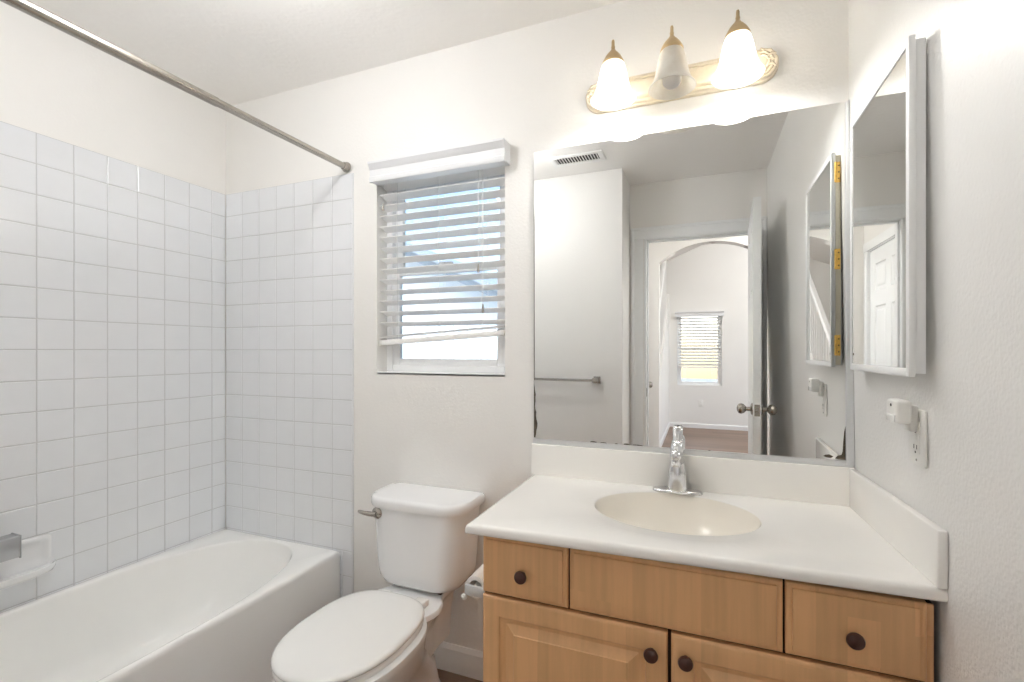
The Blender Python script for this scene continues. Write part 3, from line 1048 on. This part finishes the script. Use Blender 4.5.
build_mirror()

# ------------------------------------------------------------------ medicine cabinet on the right wall
def build_med():
    t = thing('medicine_cabinet', 'white medicine cabinet with mirrored door on the right wall', 'cabinet', (.39, -.30, 1.21))
    y0, y1 = -.495, -.113
    MB().box(.3885, .4055, y0, y1, 1.210, 1.864, .0015).build('body', M['cab_white'], t)
    # cream edge strip on the hinge side
    MB().box(.3890, .4030, y1, y1 + .0022, 1.211, 1.863, .0006).build('side_panel', M['cab_cream'], t)
    dy0, dy1, z0, z1 = -.500, -.108, 1.204, 1.871
    fw = .017
    m = MB()
    fx0, fx1 = .3765, .3878
    m.box(fx0, fx1, dy0, dy0 + fw, z0, z1, .002); m.box(fx0, fx1, dy1 - fw * .75, dy1, z0, z1, .002)
    m.box(fx0, fx1, dy0 + fw - .003, dy1 - fw * .75 + .003, z0, z0 + fw, .002); m.box(fx0, fx1, dy0 + fw - .003, dy1 - fw * .75 + .003, z1 - fw, z1, .002)
    m.box(fx0 + .005, fx1, dy0 + .004, dy1 - .004, z0 + .004, z1 - .004)
    d = m.build('door', M['cab_white'], t)
    MB().box(fx0 + .0022, fx0 + .0048, dy0 + fw, dy1 - fw * .75, z0 + fw, z1 - fw).build('mirror_glass', M['mirror'], d, smooth=0)
    MB().lathe([(.0032, 0), (.0025, .0006), (.001, .0008)], (fx0 + .0021, dy1 - .022, 1.246), (-1, 0, 0), 10).build('desilvered_speck', M['worn'], d)
    for z in (1.272, 1.54, 1.81):
        m = MB()
        m.box(.388, .4015, dy1 - .0042, dy1 - .0015, z - .032, z + .032, .0005)
        for k in range(5):
            m.lathe([(.0035, 0), (.0035, .0118)], (.3882, dy1 - .0015, z - .031 + .0125 * k), (0, 0, 1), 12)
        h = m.build('hinge', M['brass'], t)
        for q in (-.02, 0, .02):
            MB().lathe([(.0024, 0), (.002, .0008), (.0005, .001)], (.397, dy1 - .0015, z + q), (0, 1, 0), 10).build('screw', M['slot'], h)
build_med()

# ------------------------------------------------------------------ vanity light bar
def build_light():
    t = thing('vanity_light', 'cream three-shade vanity light bar above the mirror', 'wall light', (-.08, -.02, 2.08))
    xa, xb, zc, hh = -.374, .220, 2.129, .052
    def stadium(g, y, n=18):
        pts = []
        h = hh - g
        for k in range(n + 1):
            a = PI / 2 + PI * k / n
            pts.append((xa + hh + h * math.cos(a), y, zc + h * math.sin(a)))
        for k in range(n + 1):
            a = -PI / 2 + PI * k / n
            pts.append((xb - hh + h * math.cos(a), y, zc + h * math.sin(a)))
        return pts
    m = MB()
    m.loft([stadium(0, -.001), stadium(0, -.008), stadium(.002, -.012), stadium(.006, -.013), stadium(.007, -.017), stadium(.010, -.021), stadium(.015, -.022),
            stadium(.018, -.018), stadium(.021, -.018), stadium(.024, -.026), stadium(.029, -.029), stadium(.036, -.029)], cap0=False)
    m.build('back_plate', M['cream'], t, smooth=40)
    for s, ex in ((-1, xa + hh), (1, xb - hh)):
        m = MB()
        for r, n_, tw in ((.043, 14, 0.006), (.033, 12, .0055), (.022, 9, .005)):
            pts = []
            for k in range(n_ + 1):
                a = -PI / 2 + PI * k / n_
                pts.append((ex + s * r * math.cos(a), -.024 - .004 * math.sin(k * 1.9) - (.043 - r) * .25, zc + r * math.sin(a)))
            m.tube(pts, [tw * (.55 + .45 * math.sin(PI * (k + .5) / (n_ + 1))) for k in range(n_ + 1)], 8)
        # leaf-like twist laid across the scrolls
        for q in (-.6, .1, .8):
            m.tube([(ex + s * .018, -.030, zc + .02 * q), (ex + s * .030, -.032, zc + .018 + .02 * q - .012), (ex + s * .042, -.027, zc + .028 * q)], [.003, .0048, .0025], 8)
        m.build('end_ornament', M['cream'], t, smooth=60)
    for i, (x, on) in enumerate(((-.2585, True), (-.082, False), (.0985, True))):
        y = -.132
        m = MB()
        m.tube([(x, -.028, 2.128), (x, -.055, 2.132), (x, -.082, 2.152), (x, -.108, 2.180), (x, y, 2.190)], .0065, 12)
        m.lathe([(.019, 0), (.019, .004), (.012, .010), (.007, .014)], (x, -.0275, 2.128), (0, -1, 0), 20)
        m.build('arm', M['cream'], t)
        m = MB()
        m.lathe([(.0315, -.006), (.034, -.003), (.0335, .002), (.030, .010), (.0235, .021), (.0165, .030), (.0105, .036), (.0085, .040), (.006, .041), (.0056, .048), (.0064, .051), (.0050, .055), (.0048, .068), (.0035, .073), (.001, .074)], (x, y, 2.165), (0, 0, 1), 28)
        m.build('finial_cap', M['tan'], t, smooth=50)
        prof_o = [(.0290, 2.168), (.0320, 2.163), (.0365, 2.152), (.0410, 2.134), (.0450, 2.112), (.0500, 2.088), (.0565, 2.070), (.0630, 2.060), (.0680, 2.054), (.0695, 2.0505)]
        prof = prof_o + [(.0685, 2.0495)] + [(r - .0028, z + .0006) for r, z in reversed(prof_o[:-1])]
        m = MB()
        m.lathe([(r, z - 2.0) for r, z in prof], (x, y, 2.0), (0, 0, 1), 40, False, False)
        sh = m.build('shade', M['shade'], t, smooth=60)
        m = MB()
        m.lathe([(.015, 2.165), (.015, 2.125)], (x, y, 0), (0, 0, 1), 20)
        m.build('socket', M['plastic'], t)
        m = MB()
        m.lathe([(.0125, 2.127), (.0130, 2.119), (.0170, 2.108), (.0240, 2.094), (.0280, 2.080), (.0262, 2.066), (.0185, 2.056), (.009, 2.052), (.001, 2.0515)], (x, y, 0), (0, 0, 1), 24)
        m.build('light_bulb', M['bulb_on'] if on else M['bulb_off'], t, smooth=60)
build_light()

# ------------------------------------------------------------------ blinds
def build_blind(name, label, x0, x1, yc, zt, zb_l, zb_r, pitch, tilt, val, s=-1, tassels=True):
    """slatted blind; s = direction from the window towards the room; val = (x0, x1, y_front, z0, z1)"""
    t = thing(name, label, 'blind', ((x0 + x1) / 2, yc, min(zb_l, zb_r)))
    # valance
    a, b, yf, z0, z1, yw = val
    m = MB()
    pr = [(yw, z0 + .004), (yf - s * .012, z0 + .004), (yf - s * .012, z0), (yf - s * .002, z0), (yf, z0 + .006), (yf, z0 + .020), (yf - s * .004, z0 + .024),
          (yf - s * .004, z1 - .030), (yf, z1 - .026), (yf + s * .004, z1 - .016), (yf + s * .010, z1 - .008), (yf + s * .010, z1), (yw, z1)]
    m.prism(pr, 'X', a, b)
    m.build('valance', M['valance'], t, smooth=25)
    MB().box(x0, x1, yc - .022, yc + .022, zt + .012, zt + .034, .002).build('headrail', M['slat'], t)
    hd = 0.025
    h, th = math.sin(tilt) * hd, .0014
    def slat(z, x_a, x_b, tl, dz=0.0):
        mm = MB()
        n = 6
        up, lo = [], []
        for k in range(n + 1):
            u = -1 + 2 * k / n
            crown = .0016 * (1 - u * u)
            yy = yc + u * hd * math.cos(tl)
            zz = z + u * hd * math.sin(tl) + crown
            up.append((yy, zz + th)); lo.append((yy, zz - th))
        poly = up + list(reversed(lo))
        mm.loft([[(x_a, p, q) for p, q in poly], [(x_b, p, q + dz) for p, q in poly]])
        return mm
    zz = zt
    zlow = max(zb_l, zb_r)
    k = 0
    tl0 = tilt * (-1 if s < 0 else 1)       # room edge up
    while zz > zlow + .032:
        slat(zz, x0, x1, tl0).build('slat', M['slat'], t, smooth=40)
        zz -= pitch
        k += 1
    # slats gathered on the bottom rail, then the rail; both hang a little crooked
    dz = zb_r - zb_l
    for q in (.0215, .027):
        slat(zb_l + q, x0, x1, 0.03, dz).build('slat', M['slat'], t, smooth=40)
    m = MB()
    rail = [(-.024, -.010), (.024, -.010), (.0255, -.006), (.0255, .006), (.024, .010), (-.024, .010), (-.0255, .006), (-.0255, -.006)]
    m.loft([[(x0, yc + p, zb_l + q) for p, q in rail], [(x1, yc + p, zb_r + q) for p, q in rail]])
    m.build('bottom_rail', M['slat'], t, smooth=25)
    for e, zc in ((x0, zb_l), (x1, zb_r)):
        MB().box(e - .0015 if e == x0 else e - .012, e + .012 if e == x0 else e + .0015, yc - .0275, yc + .0275, zc - .0115, zc + .0115, .002).build('rail_end_cap', M['plastic'], t)
    w = x1 - x0
    for fx in (.16, .5, .84):
        xx = x0 + w * fx
        m = MB()
        for yy in (yc - .0268, yc + .0268):
            m.tube([(xx, yy, zt + .04), (xx, yy, zb_l + dz * fx + .008)], .0009, 6)
        m.build('ladder_cord', M['cord'], t)
    if tassels:
        for xx, za in ((x1 - .105, 1.555), (x1 - .085, 1.40), (x0 + .022, 1.84)):
            m = MB()
            m.tube([(xx, yc + s * .031, zt + .04), (xx, yc + s * .031, za + .03)], .0010, 6)
            c = m.build('lift_cord', M['cord'], t)
            MB().lathe([(.0022, .034), (.003, .028), (.0052, .004), (.0048, 0), (.001, -.001)], (xx, yc + s * .031, za), (0, 0, 1), 12).build('tassel', M['steel'], c)
    return t
build_blind('window_blind', 'white slatted blind with crooked bottom rail in the back wall window', WX0 + .010, WX1 - .006, 0.031, 1.948, 1.288, 1.324, .0447, math.radians(15),
            (-1.262, -.662, -.058, 1.944, 2.024, -.0012))
build_blind('window_blind', 'small white slatted blind far beyond the arch, seen in the wall mirror', FWX0 + .02, FWX1 - .02, FAR_Y - .030, 1.83, .985, .985, .05, math.radians(28),
            (FWX0 - .03, FWX1 + .03, FAR_Y + .05, 1.80, 1.885, FAR_Y + .0012), s=1, tassels=False)

# ------------------------------------------------------------------ toilet paper holder on the vanity's end
def build_tp():
    t = thing('toilet_paper_holder', 'metal toilet paper holder on the left end of the vanity', 'holder', (-.53, -.42, .60))
    xw = VX0 - .0018
    ya, yb = -.484, -.350
    zc = .602
    for y in (ya, yb):
        m = MB()
        m.box(xw - .060, xw, y - .004, y + .004, zc - .014, zc + .014, .002)
        m.build('arm', M['alum'], t)
    MB().box(xw - .004, xw, ya - .006, yb + .006, zc - .020, zc + .020, .001).build('wall_plate', M['alum'], t)
    MB().tube([(xw - .037, ya + .004, zc), (xw - .037, yb - .004, zc)], .008, 16).build('roller', M['plastic'], t)
    MB().lathe([(.006, 0), (.008, .003), (.008, .008), (.004, .011), (.001, .0115)], (xw - .058, ya - .003, zc - .017), (-.4, -1, -.2), 16).build('end_knob', M['plastic'], t)
    # roll
    m = MB()
    n = 36
    x, R = xw - .037, .0310
    prof = [(.0195, .002), (R - .001, .002), (R, .003), (R, .101), (R - .001, .102), (.0195, .102)]
    m.lathe(prof + [(.0195, .002)], (x, ya + .0155, zc), (0, 1, 0), n, False, False)
    r = m.build('toilet_paper_roll', M['paper'])
    tag(r, 'white toilet paper roll on the holder beside the vanity', 'toilet paper')
build_tp()

# ------------------------------------------------------------------ outlet and plug-in on the right wall
def build_outlet(name, label, face, yc, zc, axis):
    """axis: which way its plate faces"""
    t = thing(name, label, 'outlet', (face[0], yc if axis == 'X' else face[1], zc - .058))
    def bx_(m, u0, u1, d0, d1, z0, z1, bev):
        if axis == 'X':
            m.box(face[0] - d1, face[0] - d0, yc + u0, yc + u1, z0, z1, bev)
        else:
            m.box(yc + u0, yc + u1, face[1] + d0, face[1] + d1, z0, z1, bev)
    m = MB(); bx_(m, -.0355, .0355, .0006, .006, zc - .058, zc + .058, .002); m.build('cover_plate', M['plastic'], t)
    m = MB(); bx_(m, -.0168, .0168, .005, .0078, zc - .0335, zc + .0335, .001); r = m.build('receptacle', M['plastic'], t)
    for dz in (-.021, .021):
        m = MB()
        bx_(m, -.0075, -.0055, .0074, .0082, zc + dz - .004, zc + dz + .005, 0)
        bx_(m, .0055, .0075, .0074, .0082, zc + dz - .004, zc + dz + .005, 0)
        bx_(m, -.0022, .0022, .0074, .0082, zc + dz - .0125, zc + dz - .0085, 0)
        m.build('slots', M['slot'], r)
    for dz in (-.0035, .0035):
        m = MB(); bx_(m, -.006, .006, .0074, .0086, zc + dz - .0025, zc + dz + .0025, .0006); m.build('test_button', M['plastic'], r)
    for dz in (-.048, .048):
        m = MB()
        if axis == 'X': m.lathe([(.003, 0), (.0025, .0008), (.001, .001)], (face[0] - .0058, yc, zc + dz), (-1, 0, 0), 12)
        else: m.lathe([(.003, 0), (.0025, .0008), (.001, .001)], (yc, face[1] + .0058, zc + dz), (0, 1, 0), 12)
        m.build('screw', M['steel'], t)
    if axis == 'X':
        on_right_wall(t)
    return t
build_outlet('wall_outlet', 'white outlet on the right wall under the medicine cabinet', (.4120, 0), -.412, 1.0755, 'X')
build_outlet('wall_outlet', 'small wall outlet below the far window, seen in the wall mirror', (0, FAR_Y), .0, .40, 'Y')
def build_plugin():
    t = thing('plug_in_air_freshener', 'white plug-in air freshener in the outlet on the right wall', 'air freshener', (.37, -.412, 1.10))
    m = MB()
    m.box(.362, .3895, -.440, -.384, 1.104, 1.153, .007, 3)
    m.build('body', M['plastic'], t, smooth=50)
    m = MB(); m.box(.389, .4040, -.428, -.396, 1.087, 1.142, .004, 2); m.build('plug', M['plastic'], t, smooth=50)
    MB().box(.3605, .3625, -.434, -.390, 1.1065, 1.1215, .0008).build('vent_cover', M['seat'], t)
    MB().lathe([(.0035, 0), (.003, .0007), (.001, .0009)], (.3621, -.412, 1.141), (-1, 0, 0), 12).build('indicator', M['slot'], t)
    on_right_wall(t)
build_plugin()

# ------------------------------------------------------------------ ceiling vent and towel bar (seen in the mirror)
def build_vent():
    t = thing('ceiling_vent', 'white slotted ceiling vent, seen at the top left of the wall mirror', 'vent', (-.714, -1.255, ZC - .012))
    x0, x1, y0, y1 = -.880, -.548, -1.333, -1.178
    z = ZC
    m = MB()
    f = .032
    for a, b, c, d in ((x0, x1, y0, y0 + f), (x0, x1, y1 - f, y1), (x0, x0 + f, y0 + f, y1 - f), (x1 - f, x1, y0 + f, y1 - f)):
        m.box(a, b, c, d, z - .009, z - .0008, .003)
    m.build('frame', M['trim'], t)
    MB().box(x0 + f, x1 - f, y0 + f, y1 - f, z - .003, z - .001).build('shadow_backing', M['slot'], t)  # dark sheet stands in for the shade between louvers; no recess behind
    n = 15
    for k in range(n):
        xx = x0 + f + (x1 - x0 - 2 * f) * (k + .5) / n
        MB().box(xx - .0024, xx + .0024, y0 + f, y1 - f, z - .009, z - .004, .001).build('louver', M['trim'], t)
build_vent()
def build_towel():
    t = thing('towel_bar', 'square brushed metal towel bar, seen at the lower left of the wall mirror', 'towel bar', (-.94, YR1, 1.04))
    z = 1.060
    MB().box(-1.245, -.645, YR1 + .062, YR1 + .078, z - .008, z + .008, .001).build('bar', M['steel'], t)
    for x in (-1.245, -.645):
        m = MB()
        m.box(x - .023, x + .023, YR1 + .0008, YR1 + .012, z - .023, z + .023, .002)
        m.box(x - .016, x + .016, YR1 + .010, YR1 + .082, z - .016, z + .016, .002)
        m.build('post', M['steel'], t)
build_towel()

# ------------------------------------------------------------------ stair railing beyond the arch
def build_rail():
    t = thing('stair_railing', 'white stair railing with thin balusters, seen in the cabinet door mirror', 'railing', (-.53, -4.6, .3))
    y0, z0, y1, z1 = -3.86, 1.05, -6.60, 3.03
    sl = (z1 - z0) / (y1 - y0)
    m = MB()
    m.loft([[(-.53 + u, y, z + w) for u, w in ((-.03, -.02), (.03, -.02), (.033, .01), (.02, .03), (-.02, .03), (-.033, .01))] for y, z in ((y0, z0), (y1, z1))])
    m.build('handrail', M['trim'], t)
    MB().box(-.575, -.485, -3.86, -3.77, 0.0, 1.16, .004).build('newel_post', M['trim'], t)
    y = -4.02
    while y > -6.55:
        zr = z0 + sl * (y - y0)
        zbot = .12 + (.36 - .12) * (y + 3.72) / (-.38) if y > -4.1 else .36 + (2.19 - .36) * (y + 4.1) / (-2.52)
        MB().box(-.541, -.519, y - .011, y + .011, zbot + .002, zr - .012).build('baluster', M['trim'], t, smooth=0)
        y -= .115
build_rail()

# ------------------------------------------------------------------ added fill lights shaped as ceiling lamps, outside the camera's view
def dome_fill(name, label, x, y, z, watt, r=.15):
    t = thing(name, label, 'added fill light', (x, y, z))
    MB().lathe([(r + .01, 0), (r + .01, -.02), (r, -.024)], (x, y, z - .0008), (0, 0, 1), 32).build('base', M['steel'], t)
    MB().lathe([(r, -.022), (r * .96, -.045), (r * .8, -.07), (r * .5, -.088), (.001, -.095)], (x, y, z), (0, 0, 1), 32).build('globe', emit(name + '_globe', (1.0, 1.0, 1.0, 1), watt), t, smooth=60)
dome_fill('hall_fill_light', 'added fill light shaped as a round ceiling lamp in the hallway', 0.88, -2.45, ZC, HALL_FILL)
def globe_fill(name, label, x, y, watt):
    t = thing(name, label, 'added fill light', (x, y, ZC))
    MB().lathe([(.065, -.0008), (.065, -.010), (.050, -.018), (.016, -.024), (.012, -.030), (.012, -.085), (.034, -.095), (.034, -.110)], (x, y, ZC), (0, 0, 1), 32).build('base', M['steel'], t)
    MB().lathe([(.034, 0), (.062, -.012), (.085, -.040), (.094, -.080), (.085, -.120), (.060, -.150), (.030, -.166), (.001, -.170)], (x, y, ZC - .105), (0, 0, 1), 32).build('globe', emit(name + '_glass', (1.0, 1.0, 1.0, 1), watt), t, smooth=60)
globe_fill('bath_fill_light', 'added globe-shaped fill light under the bathroom ceiling, out of view', -1.12, -.85, BATH_FILL)
dome_fill('lounge_fill_light', 'added fill light shaped as a ceiling lamp in the room beyond the arch', 1.6, -4.9, 3.55, LOUNGE_FILL, .22)

# ------------------------------------------------------------------ outdoors, seen through the blind
def outdoors():
    struct(MB().box(-14, 8, .3, 14, -.5, -.05), 'ground', M['ground'])
    struct(MB().box(-8, 8, -22, -6.9, -.5, -.05), 'ground_far', M['ground'])
    t = thing('board_fence', 'pale vertical board fence outside the bathroom window', 'fence', (-3.2, 2.6, 0))
    m = MB()
    x = -6.2
    while x < 0.8:
        m.box(x, x + .145, 2.60, 2.62, -.05, 1.52, .004)
        x += .155
    m.build('boards', M['siding'], t)
    m = MB()
    m.box(-6.2, .8, 2.62, 2.66, .25, .34); m.box(-6.2, .8, 2.62, 2.66, 1.25, 1.34); m.box(-6.2, .8, 2.585, 2.635, 1.52, 1.56, .004)
    m.build('rails', M['siding'], t)
    h = thing('neighbour_house', 'pale neighbouring house with a sloping roof edge outside the window', 'house', (-5.5, 6, 0))
    m = MB()
    m.prism([(-9.5, -.05), (-1.2, -.05), (-1.2, 1.2), (-4.9, 2.95), (-9.5, 2.95)], 'Y', 5.5, 9.0)
    m.build('wall', M['siding'], h, smooth=0)
    m = MB()
    for dy in (0, .35):
        m.prism([(-.9, 1.08), (-.9, 1.22), (-5.1, 3.20), (-5.1, 3.06)], 'Y', 5.1 + dy, 5.2 + dy)
    m.prism([(-.8, 1.16), (-.8, 1.24), (-5.1, 3.28), (-5.1, 3.20)], 'Y', 5.0, 9.2)
    m.build('roof', M['roof'], h, smooth=0)
outdoors()
